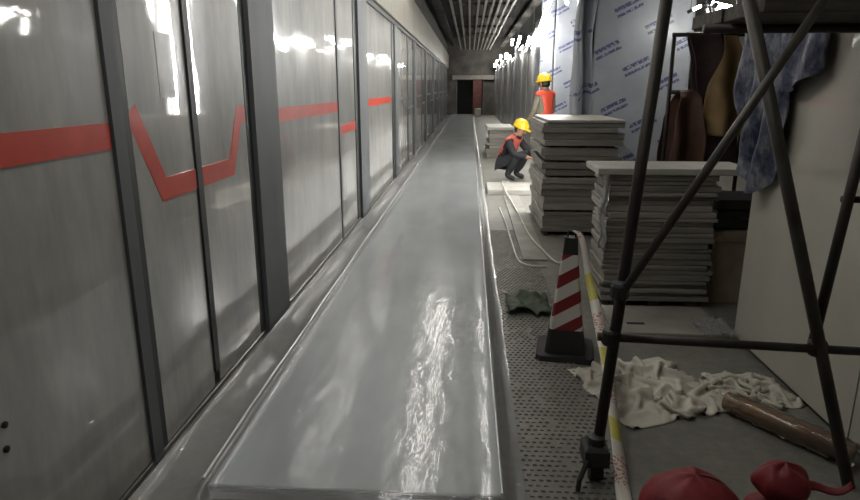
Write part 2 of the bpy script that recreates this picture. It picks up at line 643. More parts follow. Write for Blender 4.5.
MB().box((XW - .25, -1.5, 3.285), (XW - .0, 36.4, 4.2)).build('upper_fascia', M['ceiling'], hd)

# ------------------------------------------------------------------ right-hand columns and panels
c1 = empty('column', (2.1, 2.1, 0))
struct(c1, 'column clad in plain white panels beside the scaffold', 'column')
MB().box((1.68, .4, 0), (2.75, 3.62, 4.2)).build('core', M['dark_wall'], c1)
for y0, y1 in ((.4, 1.28), (1.29, 2.47), (2.48, 3.66)):
    MB().box((1.64, y0, .03), (1.675, y1, 3.3), .004).build('cladding_panel', M['white_panel'], c1)
MB().box((1.68, 3.625, .03), (2.75, 3.66, 3.3), .004).build('cladding_panel', M['white_panel'], c1)

c2 = empty('column', (2.05, 8.6, 0))
struct(c2, 'column wrapped in white film with blue slanting print', 'column')
MB().box((1.50, 7.95, 0), (2.60, 9.25, 4.2)).build('core', M['dark_wall'], c2)


def wrap_face(x0, x1, yf, z1, amp, seed):
    def fn(u, v):
        x = x0 + (x1 - x0) * u
        z = .02 + (z1 - .02) * v
        return (x, yf - .03 + amp * nz(x * 3 + seed, z * 1.2, seed), z)
    return fn


def wrap_side(xf, y0, y1, z1, amp, seed):
    def fn(u, v):
        y = y1 + (y0 - y1) * u
        z = .02 + (z1 - .02) * v
        return (xf - .03 + amp * nz(y * 3 + seed, z * 1.2, seed), y, z)
    return fn


MB().grid(wrap_face(1.47, 2.62, 7.93, 3.4, .02, 1.3), 24, 30).build('film_wrap', M['printed'], c2, True, .003)
MB().grid(wrap_side(1.49, 7.95, 9.28, 3.4, .02, 4.1), 24, 30).build('film_wrap', M['printed'], c2, True, .003)


def loose(u, v):       # film hanging loose off the left corner of the column
    z = .3 + 3.0 * v
    x = 1.235 + .24 * u + .04 * nz(z * 1.7, u * 2, 5)
    return (x, 7.86 + .10 * u + .07 * math.sin(u * 9 + z * 1.3) + .04 * nz(z * 2, u * 4, 8), z)


MB().grid(loose, 12, 36).build('loose_film', M['printed'], c2, True, .003)

# facade of film-wrapped panels receding on the right
c3 = empty('wall_far_right', (1.4, 12.8, 0))
struct(c3, 'row of upright wall panels under protective film', 'wall')
MB().box((1.46, 12.86, 0), (2.5, 36.4, 2.6)).build('core', M['dark_wall'], c3)
MB().grid(wrap_face(1.36, 1.62, 12.86, 3.3, .02, 2), 8, 24).build('film_wrap', M['printed'], c3, True, .004)
MB().grid(wrap_face(1.635, 2.35, 12.84, 3.3, .02, 7), 16, 24).build('film_wrap', M['printed'], c3, True, .004)
y = 12.9
k = 0
while y < 36:
    y1 = y + 1.6
    h = 2.62 + .18 * math.sin(k * 2.1) + (.25 if k == 0 else 0)
    MB().grid(wrap_side(1.44, y + .01, y1 - .01, h, .018, 3 + k), 10, 16).build('film_panel', M['grey_film' if k % 4 else 'printed'], c3, True, .006)
    y = y1
    k += 1


# ------------------------------------------------------------------ lamps
def tube_lamp(p0, p1, label, r=.018, mat='lamp', wires=True, group=None, name='tube_lamp'):
    p0, p1 = Vector(p0), Vector(p1)
    e = empty(name, (p0 + p1) / 2)
    d = (p1 - p0).normalized()
    MB().tube([p0 + d * .03, p1 - d * .03], r, 10).build('lit_tube', M[mat], e, True)
    MB().tube([p0, p0 + d * .05], r * 1.25, 10).build('end_cap', M['post'], e)
    MB().tube([p1 - d * .05, p1], r * 1.25, 10).build('end_cap', M['post'], e)
    if wires:
        top = 4.21
        for q in (p0 + d * .03, p1 - d * .03):
            MB().tube([q, (q.x, q.y, top)], .003, 5).build('hanging_wire', M['dark_post'], e)
    tag(e, label, 'lamp', group)
    return e


def batten(x, y, z, ln, label, group, w=.07):
    e = empty('batten_lamp', (x, y, z))
    MB().box((x - w, y - ln / 2, z), (x + w, y + ln / 2, z + .04), .006).build('housing', M['slat'], e)
    MB().box((x - w * .8, y - ln / 2 + .02, z - .02), (x + w * .8, y + ln / 2 - .02, z - .001), .006).build('diffuser', M['batten_light'], e)
    for s in (-1, 1):
        MB().tube([(x, y + s * ln * .4, z + .04), (x, y + s * ln * .4, 4.21)], .004, 5).build('hanging_rod', M['dark_post'], e)
    tag(e, label, 'lamp', group)


for k in range(8):
    batten(-.58, 1.3 + k * 1.62, 3.30, 1.56, 'linear batten lamp hung above the walkway in front of the ceiling slats', 'batten lamps above the walkway')
# tubes strung along the top of the film-wrapped facade
tube_lamp((1.31, 11.0, 2.95), (1.20, 12.75, 2.22), 'bright slanting tube lamp above the standing worker', .030, 'lamp_hot')
tube_lamp((1.36, 10.3, 3.08), (1.70, 11.9, 2.95), 'bright tube lamp beside the printed film of the column', .028, 'lamp_hot')
G = 'tube lamps along the film-wrapped panels'
LB = ' tube lamp beyond the standing worker along the top of the filmed panels'
for q_, (y, z, s) in enumerate(((14.3, 2.62, .5), (17.2, 2.86, .5), (20.2, 3.0, .45), (23.5, 2.75, .6), (27.5, 2.9, .7), (31.5, 2.85, .7), (34.8, 2.8, .6))):
    tube_lamp((1.30, y, z), (1.32, y + s * 2, z - .16), ('first', 'second', 'third', 'fourth', 'fifth', 'sixth', 'seventh')[q_] + LB, .034, 'lamp_hot', True, G)
for y in (8.2, 8.75):  # upright tubes added out of sight to brighten the column face mirrored in glass
    tube_lamp((1.405, y, 2.75), (1.405, y, .22), 'added upright light tube hidden behind the loose film of the printed film column', .02, 'hidden_fill_tube', True, 'added hidden lights beside the film column')
# cluster of tubes in the bay behind the stacks
tube_lamp((2.38, 6.9, 2.33), (2.21, 6.9, 2.25), 'short tube lamp at the edge of the printed film column', .014, 'lamp', True)
tube_lamp((2.42, 7.0, 2.36), (2.75, 6.98, 2.28), 'upper tube lamp of the cluster above the tarpaulins', .022, 'lamp', True)
tube_lamp((2.47, 6.95, 2.33), (2.80, 6.93, 2.13), 'lower slanting tube lamp of the cluster above the tarpaulins', .027, 'lamp', True)
tube_lamp((2.47, 7.12, 2.31), (2.54, 7.14, 2.05), 'nearly upright tube lamp of the cluster above the tarpaulins', .017, 'lamp', True)

# ------------------------------------------------------------------ covered strip and polythene
Y0 = 1.97
st = tag(MB().box((-.955, Y0, 0), (.145, 36.0, .065), .004).build('edge_strip', M['strip']),
         'long raised grey edging slab under clear polythene beside the screen doors', 'slab')
tag(MB().box((-.95, Y0 - .006, .040), (.140, Y0 - .001, .056)).build('end_face', M['black'], st))


def sheet(u, v):
    y = 1.75 + 34.2 * v ** 2.1
    w = .9 + .25 * nz(y * .9, 3)
    prof = [(-1.215, .040 + .03 * nz(y * 1.3, 1)), (-1.20, .032), (-1.15, .030 + .006 * nz(y * 1.4, 2)), (-1.06, .040 + .005 * nz(y * 1.5, 4)),
            (-.985, .064), (-.966, .104 + .004 * nz(y * 1.2, 6)), (-.952, .078), (-.90, .073)]
    for i in range(1, 16):
        x = -.90 + i * .062
        prof.append((x, .074 + .0022 * nz(x * 7, y * 1.2, 2) + .0008 * nz(x * 15, y * 4, 4)))
    prof += [(.095, .076), (.128, .084 + .004 * nz(y * 3, 9)), (.150, .080), (.165, .055), (.178 + .012 * nz(y * 2, 11), .03), (.20, .012),
             (.235 + .02 * nz(y * 1.6, 12), .006 + .004 * abs(nz(y * 5, 13)))]
    k = u * (len(prof) - 1)
    i = min(int(k), len(prof) - 2)
    f = k - i
    x = prof[i][0] * (1 - f) + prof[i + 1][0] * f
    z = prof[i][1] * (1 - f) + prof[i + 1][1] * f
    x += .010 * nz(y * .8, 20) * (1 if -1.1 < x < -.92 else 0)
    if y < Y0 - .03:
        z = max(.006, z - (Y0 - .03 - y) * .5) if -1 < x < .16 else z
    return (x, y, z)


ps = tag(MB().grid(sheet, 29, 340).build('polythene_sheet', M['film'], None, True),
    'clear wrinkled polythene sheet laid over the long edging slab', 'plastic sheet')


# folds along both edges of the slab, whitened to paint the bright reflection line
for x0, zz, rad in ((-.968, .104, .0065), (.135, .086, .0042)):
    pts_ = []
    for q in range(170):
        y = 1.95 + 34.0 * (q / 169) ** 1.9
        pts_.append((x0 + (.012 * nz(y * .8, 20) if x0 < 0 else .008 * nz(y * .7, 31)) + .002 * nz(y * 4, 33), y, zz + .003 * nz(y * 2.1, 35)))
    MB().tube(pts_, [rad * (1 + .35 * nz(p_[1] * 3, 41)) for p_ in pts_], 8).build('highlight_fold', M['fold_shine'], ps, True)

# ------------------------------------------------------------------ stacks of boards
ORD = ('first second third fourth fifth sixth seventh eighth ninth tenth eleventh twelfth thirteenth fourteenth fifteenth sixteenth '
       'seventeenth eighteenth nineteenth twentieth twenty-first twenty-second twenty-third twenty-fourth twenty-fifth twenty-sixth '
       'twenty-seventh twenty-eighth twenty-ninth thirtieth thirty-first thirty-second').split()

def stack(x0, x1, y0, y1, ztop, lo, hi, label, group, seed, mats, top=None, jit=.025, base=.0, toplabel=None, gaps=()):
    random.seed(seed)
    z = base
    k = 0
    plain_boards = []
    while z < ztop - .012:
        th = random.uniform(lo, hi)
        if z + th > ztop - .012:
            th = ztop - z
        dx, dy = random.uniform(-jit, jit), random.uniform(-jit, jit)
        ex = random.uniform(-jit, jit)
        last = z + th >= ztop - .001
        bb = MB().box((x0 + dx, y0 + dy, z), (x1 + dx + ex, y1 + dy, z + th - (0 if last else .0025)), .004)
        bb.rot(((x0 + x1) / 2, (y0 + y1) / 2, 0), 'Z', random.uniform(-.012, .012))
        o = bb.build('board', M[top] if (last and top) else M[random.choice(mats)])
        tag(o, toplabel if (last and toplabel) else label, 'board', group)
        if not (last and toplabel):
            plain_boards.append(o)
        z += th
        k += 1
        if k in gaps:                                  # thin dark bearers between some boards
            for xx in (x0 + .08, (x0 + x1) / 2 - .03, x1 - .14):
                s = MB().box((xx, y0 + .04, z), (xx + .06, y1 - .04, z + .018))
                tag(s.build('bearer', M['spacer']), 'thin dark timber bearer between boards of the ' + group.replace('boards in the ', ''), 'bearer',
                    'bearers in the ' + group.replace('boards in the ', ''))
            z += .019
    for q, o in enumerate(reversed(plain_boards)):
        o['label'] = ORD[q] + ' ' + label
    return z


def bearers(x0, x1, y0, y1, h, g):
    for xx in (x0 + .05, (x0 + x1) / 2 - .04, x1 - .13):
        tag(MB().box((xx, y0, 0), (xx + .08, y1, h - .001)).build('bearer', M['spacer']),
            'dark timber bearer on the floor under the ' + g, 'bearer', 'floor bearers under the ' + g)


bearers(.80, 1.56, 6.45, 7.7, .045, 'taller stack')
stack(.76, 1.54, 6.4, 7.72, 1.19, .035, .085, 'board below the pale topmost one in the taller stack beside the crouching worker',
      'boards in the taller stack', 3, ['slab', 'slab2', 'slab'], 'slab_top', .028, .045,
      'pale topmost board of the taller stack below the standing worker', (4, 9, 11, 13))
bearers(.97, 1.66, 4.22, 4.62, .05, 'nearer stack')
stack(.935, 1.66, 4.2, 4.64, .94, .026, .046, 'board below the wide pale top board of the nearer stack behind the traffic cone',
      'boards in the nearer stack', 5, ['slab', 'slab', 'slab2'], None, .018, .05)
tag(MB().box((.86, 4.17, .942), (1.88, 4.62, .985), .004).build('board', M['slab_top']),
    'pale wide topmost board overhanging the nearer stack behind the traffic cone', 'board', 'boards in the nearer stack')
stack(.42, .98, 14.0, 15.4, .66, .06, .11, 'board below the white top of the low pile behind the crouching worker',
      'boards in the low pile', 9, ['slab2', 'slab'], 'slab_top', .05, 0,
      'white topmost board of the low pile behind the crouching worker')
random.seed(11)

# slabs lying flat
tag(MB().box((.28, 8.95, 0), (.98, 9.7, .075), .006).build('board', M['slab_top']),
    'single pale board lying on the floor before the crouching worker', 'board')
o = tag(MB().box((.93, 3.62, 0), (1.60, 4.12, .05), .005).build('board', M['slab2']),
        'single grey board lying on the floor before the nearer stack', 'board')
MB().box((1.02, 3.76, .046), (1.13, 3.79, .053), .001).build('slot', M['black'], o)
tag(MB().box((.50, 5.4, .001), (.72, 8.85, .016), .003).build('plank', M['slab2']),
    'long pale plank lying flat beside the taller stack', 'plank')

# carton and dark block to the right of the nearer stack
e = empty('carton', (1.9, 4.5, 0))
MB().box((1.72, 4.35, .0), (2.25, 4.9, .52), .006).build('body', M['carton'], e)
MB().box((1.71, 4.34, .45), (2.26, 4.91, .525), .004).build('lid', M['carton'], e)
MB().box((1.95, 4.335, .0), (2.0, 4.915, .53), .002).build('packing_tape', M['slab2'], e)
tag(e, 'brown carton standing between the nearer stack and the white column', 'carton')
e = empty('tool_case', (1.95, 4.6, .53))
MB().box((1.75, 4.4, .531), (2.2, 4.85, .66), .015).build('body', M['rubber'], e)
MB().box((1.75, 4.4, .665), (2.2, 4.85, .74), .015).build('lid', M['rubber'], e)
MB().tube([(1.88, 4.39, .62), (1.88, 4.36, .62), (2.06, 4.36, .62), (2.06, 4.39, .62)], .010, 8).build('handle', M['clamp'], e)
tag(e, 'black tool case standing on the brown carton', 'tool case')


# sheets and tarpaulins hung over a rack in the bay behind
rk = empty('rack', (2.25, 6.5, 0))
tag(rk, 'dark tube rack carrying tarpaulins in the bay beside the film column', 'rack')
for x in (1.98, 2.72):
    MB().tube([(x, 6.5, 0), (x, 6.5, 2.02)], .02, 10).build('rack_post', M['scaf'], rk, True)
    MB().tube([(x, 6.25, .02), (x, 6.75, .02)], .02, 10).build('rack_foot', M['scaf'], rk, True)
MB().tube([(1.96, 6.5, 2.0), (2.74, 6.5, 2.0)], .02, 10).build('rack_bar', M['scaf'], rk, True)
MB().tube([(1.98, 6.5, 1.46), (2.72, 6.5, 1.46)], .02, 10).build('rack_bar', M['scaf'], rk, True)


def drape(name, rows, yb, mat, label, seed, amp=.05, nf=11.0):
    """cloth thrown over a bar: rows of (z, x_left, x_right, forward) for the front fall, mirrored behind for the rear fall"""
    m_ = len(rows)

    def fn(u, v):
        w = v * 2 - 1                       # -1 front hem, 0 on the bar, 1 rear hem
        k = (1 - abs(w)) * (m_ - 1)
        i = min(int(k), m_ - 2)
        f = k - i
        q = [rows[i][c] * (1 - f) + rows[i + 1][c] * f for c in range(4)]
        x = q[1] + (q[2] - q[1]) * u
        out = q[3] + amp * (1 - k / (m_ - 1)) ** .5 * (math.sin(x * nf + seed + q[0]) + .8 * nz(x * 4, q[0] * 3, seed)) + .024
        return (x + .03 * nz(q[0] * 3, seed), yb - out if w < 0 else yb + max(.024, out * .7), q[0] + (.03 * nz(x * 5, seed) if k < 1 else 0))
    tag(MB().grid(fn, 30, 44).build(name, mat, None, True, .006), label, 'tarpaulin')


drape('tarpaulin', [(.62, 1.97, 2.30, .20), (.95, 1.98, 2.29, .22), (1.20, 2.0, 2.27, .18), (1.40, 2.04, 2.25, .10), (1.48, 2.06, 2.22, .0)], 6.5, M['brown'],
      'dark red-brown tarpaulin hung low beside the printed film column', 2, .06, 24)
drape('tarpaulin', [(1.05, 2.28, 2.66, .24), (1.30, 2.24, 2.68, .26), (1.55, 2.30, 2.64, .20), (1.78, 2.38, 2.60, .10), (2.02, 2.44, 2.56, .0)], 6.5, M['mustard'],
      'mustard-brown tarpaulin hung over the rack behind the blue-white film', 6, .07, 21)
drape('tarpaulin', [(.75, 2.30, 2.66, .04), (1.2, 2.30, 2.66, .06), (1.7, 2.18, 2.44, .06), (1.9, 2.12, 2.42, .03), (2.025, 2.10, 2.40, .0)], 6.5, M['plum'],
      'dark plum tarpaulin hung over the rack below the lamp cluster', 9, .02, 14)

# ------------------------------------------------------------------ traffic cone (square pyramid)
cn = empty('traffic_cone', (.58, 3.42, 0))
tag(cn, 'square traffic cone with dark red slanting stripes and black base', 'traffic cone')


def frust(z0, z1, a0, a1, cx=.58, cy=3.42, rz=-.16, bev=.15):
    bb = MB()
    vs_ = []
    for z, a in ((z0, a0), (z1, a1)):
        c = a * bev
        ring = [(-a + c, -a), (a - c, -a), (a, -a + c), (a, a - c), (a - c, a), (-a + c, a), (-a, a - c), (-a, -a + c)]
        vs_ += [(cx + x * math.cos(rz) - y * math.sin(rz), cy + x * math.sin(rz) + y * math.cos(rz), z) for x, y in ring]
    fs = [tuple(reversed(range(8))), tuple(range(8, 16))]
    for i in range(8):
        j = (i + 1) % 8
        fs.append((i, j, j + 8, i + 8))
    return bb.add(vs_, fs)


frust(0, .03, .165, .158).build('base_plate', M['rubber'], cn)
frust(.03, .17, .115, .094).build('lower_body', M['rubber'], cn)
frust(.17, .60, .094, .043).build('striped_sleeve', M['cone'], cn)
frust(.60, .695, .043, .034).build('top_cap', M['rubber'], cn)
MB().tube([(.56, 3.42, .69), (.565, 3.42, .725), (.60, 3.42, .725), (.605, 3.42, .69)], .007, 8).build('top_ring', M['rubber'], cn)

# barrier tape from the cone towards the scaffold foot
pts = [(.585, 3.40, .735), (.625, 3.36, .70), (.66, 3.26, .50), (.675, 3.10, .38), (.672, 2.82, .26), (.645, 2.50, .15), (.62, 2.25, .075), (.60, 2.08, .03), (.592, 1.98, .008)]


def smooth_path(ps, n):
    ps = [Vector(p) for p in ps]
    out = []
    for i in range(len(ps) - 1):
        p0, p1, p2, p3 = ps[max(i - 1, 0)], ps[i], ps[i + 1], ps[min(i + 2, len(ps) - 1)]
        for k in range(n):
            t = k / n
            out.append(.5 * ((2 * p1) + (p2 - p0) * t + (2 * p0 - 5 * p1 + 4 * p2 - p3) * t * t + (3 * p1 - p0 - 3 * p2 + p3) * t ** 3))
    out.append(ps[-1])
    return out


sp = smooth_path(pts, 6)


def tape_fn(u, v):
    p_ = sp[round(v * (len(sp) - 1))]
    w = .010 + .018 * min(1, v * 2.2)
    tw = .5 * math.sin(v * 7)
    return (p_.x + (u - .5) * 2 * w * math.cos(tw), p_.y, max(.004, p_.z + (u - .5) * 2 * w * math.sin(tw)))


tag(MB().grid(tape_fn, 2, len(sp) - 1).build('barrier_tape', M['tape'], None, True, .0015),
    'white and yellow barrier tape trailing from the traffic cone', 'tape')


# knotted strip of pale film hanging at the cone top / stack edge
def rag(u, v):
    z = .944 - .50 * v
    x = .905 + .05 * (u - .5) + .012 * math.sin(v * 9) + .012 * nz(u * 3, v * 7)
    return (x, 4.158 + .012 * math.sin(u * 8 + v * 5), z)


tag(MB().grid(rag, 8, 20).build('film_strip', M['scrap_film'], None, True, .002),
    'torn strip of clear film hanging down the corner of the nearer stack', 'plastic film')

# ------------------------------------------------------------------ scaffold trestle
sc = empty('scaffold', (1.0, 2.25, 0))
tag(sc, 'rusty steel tube scaffold trestle with splayed legs and timber deck', 'scaffold')


def pole(name, p0, p1, r, mat='scaf', parent=sc):
    return MB().tube([p0, p1], r, 14).build(name, M[mat], parent, True)


pole('upright', (.517, 2.20, .05), (.685, 2.32, 2.05), .0215)
pole('upright', (1.495, 2.20, .0), (.885, 2.31, 1.95), .0225, 'scaf2')
pole('cross_bar', (.50, 2.235, .585), (1.615, 2.235, .545), .0165)
pole('brace', (.548, 2.15, .775), (1.18, 2.12, 1.93), .0150, 'scaf2')
pole('brace', (1.312, 2.27, .565), (1.40, 2.30, 1.55), .0185)
pole('cross_bar', (1.352, 2.31, 1.11), (1.62, 2.31, 1.105), .0125)
dk = MB().box((.98, 2.28, 1.745), (1.63, 2.62, 1.80), .004).build('deck_plank', M['deck'], sc)
MB().box((.97, 2.625, 1.745), (1.63, 2.95, 1.80), .004).build('deck_plank', M['deck'], sc)
pole('deck_rail', (.90, 2.60, 1.722), (1.63, 2.60, 1.722), .018)
for q in ((.548, 2.235, .584), (1.318, 2.25, .556), (.552, 2.17, .79)):
    MB().lathe([(.028, -.03), (.034, -.02), (.034, .02), (.028, .03)], q, 12).build('coupler', M['clamp'], sc)
ft = MB().box((.465, 2.14, .07), (.56, 2.25, .155), .012).build('foot_clamp', M['clamp'], sc)
MB().lathe([(.03, .0), (.033, .005), (.033, .035), (.02, .04)], (.515, 2.195, .15), 14).build('collar', M['clamp'], ft)
MB().tube([(.475, 2.14, .11), (.44, 2.10, .05), (.435, 2.09, .01)], .010, 8).build('lever', M['clamp'], ft)
wh = MB().tube([(.495, 2.195, .038), (.545, 2.195, .038)], .038, 18).build('caster', M['rubber'], sc)

# blue and white film hanging against the corner of the white column
prof = [(1.96, 3.00, 3.93), (1.80, 3.00, 3.90), (1.56, 3.02, 3.86), (1.48, 3.30, 3.84), (1.25, 3.30, 3.80), (1.05, 3.33, 3.74), (.98, 3.42, 3.64), (.93, 3.50, 3.56)]


def hang(u, v):
    k = v * (len(prof) - 1)
    i = min(int(k), len(prof) - 2)
    f = k - i
    z = prof[i][0] * (1 - f) + prof[i + 1][0] * f
    a = prof[i][1] * (1 - f) + prof[i + 1][1] * f
    c = prof[i][2] * (1 - f) + prof[i + 1][2] * f
    y = a + (c - a) * u
    return (1.572 + .03 * math.sin(y * 27 + z * 5 + 2 * nz(z * 2, y)) + .03 * nz(y * 6, z * 5, 2), y, z + .02 * nz(y * 6, 1))


tag(MB().grid(hang, 34, 40).build('film_sheet', M['blotch'], None, True, .004),
    'blue and white film sheet hanging in folds off the white column', 'plastic film')


def hang2(u, v):
    y = 2.02 + .34 * u
    z = 1.088 - (.26 + .08 * math.sin(u * 5)) * v
    return (1.595 + .022 * math.sin(y * 40 + z * 6) + .02 * nz(y * 8, z * 8), y + .05 * v * nz(v * 4, 2), z)


tag(MB().grid(hang2, 20, 16).build('rag', M['slab'], None, True, .004),
    'grey crumpled rag hanging from the short scaffold bar', 'rag')


# ------------------------------------------------------------------ things on the floor at the right
def crumpled_sheet(cx, cy, lx, ly, sx, sy, rz, seed, n=44, lift=.05, steps=70):
    """a flat sheet of lx by ly pushed together to sx and sy of its size and let fall: it buckles into folds on the floor"""
    rng = np.random.default_rng(seed)
    g_ = np.linspace(-.5, .5, n)
    gx, gy = np.meshgrid(g_, g_, indexing='ij')
    rest = np.stack([gx * lx, gy * ly, gx * 0], -1)
    P_ = rest.copy()
    P_[..., 0] *= sx
    P_[..., 1] *= sy
    for i in range(n):
        for j in range(n):
            q = rest[i, j]
            P_[i, j, 2] = .012 + lift * (.5 + nz(q[0] * 5 + seed, q[1] * 5, seed)) + .4 * lift * nz(q[0] * 13, q[1] * 13, seed + 2)
            P_[i, j, 0] += .03 * nz(q[0] * 4, q[1] * 4, seed + 5)
            P_[i, j, 1] += .03 * nz(q[0] * 4, q[1] * 4, seed + 9)
    links = [(slice(None, -1), slice(None), slice(1, None), slice(None)), (slice(None), slice(None, -1), slice(None), slice(1, None)),
             (slice(None, -1), slice(None, -1), slice(1, None), slice(1, None)), (slice(1, None), slice(None, -1), slice(None, -1), slice(1, None)),
             (slice(None, -2), slice(None), slice(2, None), slice(None)), (slice(None), slice(None, -2), slice(None), slice(2, None))]
    L_ = [np.linalg.norm(rest[a_, b_] - rest[c_, d_], axis=-1) for a_, b_, c_, d_ in links]
    old = P_.copy()
    for st_ in range(steps):
        new = P_ + (P_ - old) * .80
        new[..., 2] -= .0009
        old = P_.copy()
        P_ = new
        for it in range(9):
            for q, (a_, b_, c_, d_) in enumerate(links):
                d = P_[c_, d_] - P_[a_, b_]
                ln = np.linalg.norm(d, axis=-1) + 1e-9
                k = (.24 if q < 4 else .05) * (ln - L_[q]) / ln
                mv = d * k[..., None]
                P_[a_, b_] += mv
                P_[c_, d_] -= mv
            low = P_[..., 2] < .003
            P_[..., 2][low] = .003
            P_[low, :2] = .35 * P_[low, :2] + .65 * old[low, :2]
    c, s_ = math.cos(rz), math.sin(rz)
    bb = MB()
    bb.grid(lambda u, v: (0, 0, 0), n - 1, n - 1)
    bb.v = [(cx + P_[i, j, 0] * c - P_[i, j, 1] * s_, cy + P_[i, j, 0] * s_ + P_[i, j, 1] * c, float(P_[i, j, 2])) for j in range(n) for i in range(n)]
    return bb


tag(crumpled_sheet(.935, 2.97, .80, .80, .66, .72, .35, 3, 48, .07).build('sack', M['sack'], None, True, .002),
    'empty white woven sack crumpled on the floor behind the scaffold leg', 'sack')
tag(crumpled_sheet(1.44, 2.98, .62, .62, .52, .52, .2, 7, 44, .30).build('sack', M['sack'], None, True, .002),
    'white sack bunched up beside the kraft tube and column', 'sack')

kt = empty('kraft_tube', (1.35, 2.5, 0))
MB().tube([(1.25, 2.767, .055), (1.575, 2.335, .055)], .047, 20).build('tube', M['kraft'], kt, True)


def tubefilm(u, v):
    a = 2 * PI * u
    p_ = Vector((1.242, 2.777, .057)).lerp(Vector((1.58, 2.328, .057)), v)
    r = .053 + .006 * nz(math.cos(a) * 2, math.sin(a) * 2, v * 18) + .003 * math.sin(v * 60 + a * 2)
    d = Vector((.363, -.482, 0)).normalized()
    s = Vector((-d.y, d.x, 0))
    q = p_ + s * math.cos(a) * r + Vector((0, 0, 1)) * math.sin(a) * r
    return (q.x, q.y, max(.002, q.z))


MB().grid(tubefilm, 24, 50).build('film_sleeve', M['sleeve_film'], kt, True)
tag(kt, 'brown kraft tube in shiny clear film lying on the floor', 'tube')


def bag(cx, cy, rx, ry, h, seed, name, label, knot):
    e = empty(name, (cx, cy, 0))

    def fn(u, v):
        a = 2 * PI * u
        t = v
        r = max(0, math.sin(min(1, .22 + t * .78) * PI)) ** .55
        w = 1 + .12 * nz(math.cos(a) * 2, math.sin(a) * 2, t * 2 + seed) + .05 * nz(math.cos(a) * 5, math.sin(a) * 5, t * 6 + seed)
        return (cx + rx * math.cos(a) * r * w, cy + ry * math.sin(a) * r * w, max(.001, h * (t ** 1.1) * (1 + .06 * nz(a, t * 3, seed))))
    MB().grid(fn, 44, 26).build('bag_body', M['redbag'], e, True)
    if knot:
        def kn(u, v):
            a = 2 * PI * u
            r = .001 + .09 * math.sin(v * PI) ** .6
            return (cx - .015 + r * math.cos(a) * (1 + .12 * math.sin(a * 5)), cy + .8 * r * math.sin(a), h * .80 + .15 * v + .008 * math.sin(a * 4 + v * 8))
        MB().grid(kn, 30, 14).build('knot', M['redbag'], e, True)

        def hl(u, v):
            return (cx + .04 + .17 * v, cy + .01 + .02 * math.sin(v * 5) + (u - .5) * .02, h * .80 + .09 * v + .02 * math.sin(v * 6) + (u - .5) * .034 * (1 - .7 * v))
        MB().grid(hl, 3, 12).build('handle_flap', M['redbag'], e, True, .003)
    tag(e, label, 'bag')
    return e


bag(.785, 1.90, .18, .15, .23, 3, 'plastic_bag', 'plump red plastic bag on the floor beside the scaffold foot', False)
bag(1.10, 1.92, .12, .12, .15, 8, 'plastic_bag', 'knotted red plastic bag standing near the kraft tube', True)


def leaf_cloth(u, v):
    x = .28 + .30 * u
    y = 4.02 + .34 * v + .10 * u * (v - .5)
    z = .008 + .05 * abs(math.sin(u * 5 + v * 2)) * (1 - abs(u - .5)) + .03 * abs(nz(u * 6, v * 6))
    return (x + .03 * nz(u * 3, v * 3, 4), y + .06 * nz(u * 4, 2), z)


tag(MB().grid(leaf_cloth, 20, 16).build('cloth', M['green'], None, True, .006),
    'dark green cloth dropped on the floor between strip and cone', 'cloth')


def scrap(u, v):
    return (1.42 + .20 * u, 3.55 + .26 * v, .06 + .05 * abs(nz(u * 5, v * 5, 2)) + .04 * abs(nz(u * 11, v * 9, 5)))


tag(MB().grid(scrap, 18, 18).build('film_scrap', M['scrap_film'], None, True),
    'shiny scrap of clear film on the single grey board', 'plastic film')

hs = smooth_path([(.69, 10.0, .012), (.62, 9.86, .06), (.52, 9.6, .095), (.52, 9.0, .095), (.55, 8.75, .05), (.60, 7.6, .030), (.63, 6.4, .030), (.70, 5.7, .032), (.78, 5.33, .013), (.86, 5.36, .013), (.88, 5.6, .013)], 6)
tag(MB().tube(hs, .011, 8).build('hose', M['cable'], None, True), 'thin white hose snaking from the crouching worker along the stack', 'hose')
hs = smooth_path([(.40, 7.9, .010), (.43, 6.9, .010), (.44, 6.0, .010), (.455, 5.40, .010), (.53, 5.22, .010), (.68, 5.18, .010)], 6)
tag(MB().tube(hs, .009, 8).build('cable', M['cable'], None, True), 'short pale cable lying along the edge of the long plank', 'cable')
tag(MB().box((.28, 34.6, 0), (.62, 35.1, .42), .02).build('crate', M['slab2']), 'pale crate on the floor before the far doorway', 'crate')


# ------------------------------------------------------------------ workers
def skin_mesh(name, joints, bones, mats, tags, parent, root):
    names = list(joints)
    me = bpy.data.meshes.new(name + '_skeleton')
    me.from_pydata([joints[n_][0] for n_ in names], [(names.index(a), names.index(c)) for a, c in bones], [])
    o = bpy.data.objects.new(name + '_skeleton', me)
    col.objects.link(o)
    o.modifiers.new('skin', 'SKIN').use_smooth_shade = True
    o.modifiers.new('sub', 'SUBSURF').levels = 2
    if not me.skin_vertices:
        bpy.context.view_layer.objects.active = o
        bpy.ops.mesh.customdata_skin_add()
    for i, n_ in enumerate(names):
        r = joints[n_][1]
        sv = me.skin_vertices[0].data[i]
        sv.radius = (r, r) if not isinstance(r, tuple) else r
        sv.use_root = (n_ == root)
    dg = bpy.context.evaluated_depsgraph_get()
    nm = bpy.data.meshes.new_from_object(o.evaluated_get(dg))
    bpy.data.objects.remove(o)
    nm.name = name
    nm.materials.clear()
    segs = [(Vector(joints[a][0]), Vector(joints[c][0]), tags.get((a, c), 0)) for a, c in bones]
    for pl in nm.polygons:
        best = (9, 0)
        for a, c, t in segs:
            d = c - a
            k = max(0, min(1, (pl.center - a).dot(d) / max(1e-9, d.length_squared)))
            q = (pl.center - a - d * k).length
            if q < best[0]:
                best = (q, t)
        pl.material_index = best[1]
        pl.use_smooth = True
    ob = bpy.data.objects.new(name, nm)
    for m in mats:
        nm.materials.append(m)
    col.objects.link(ob)
    ob.parent = parent
    return ob


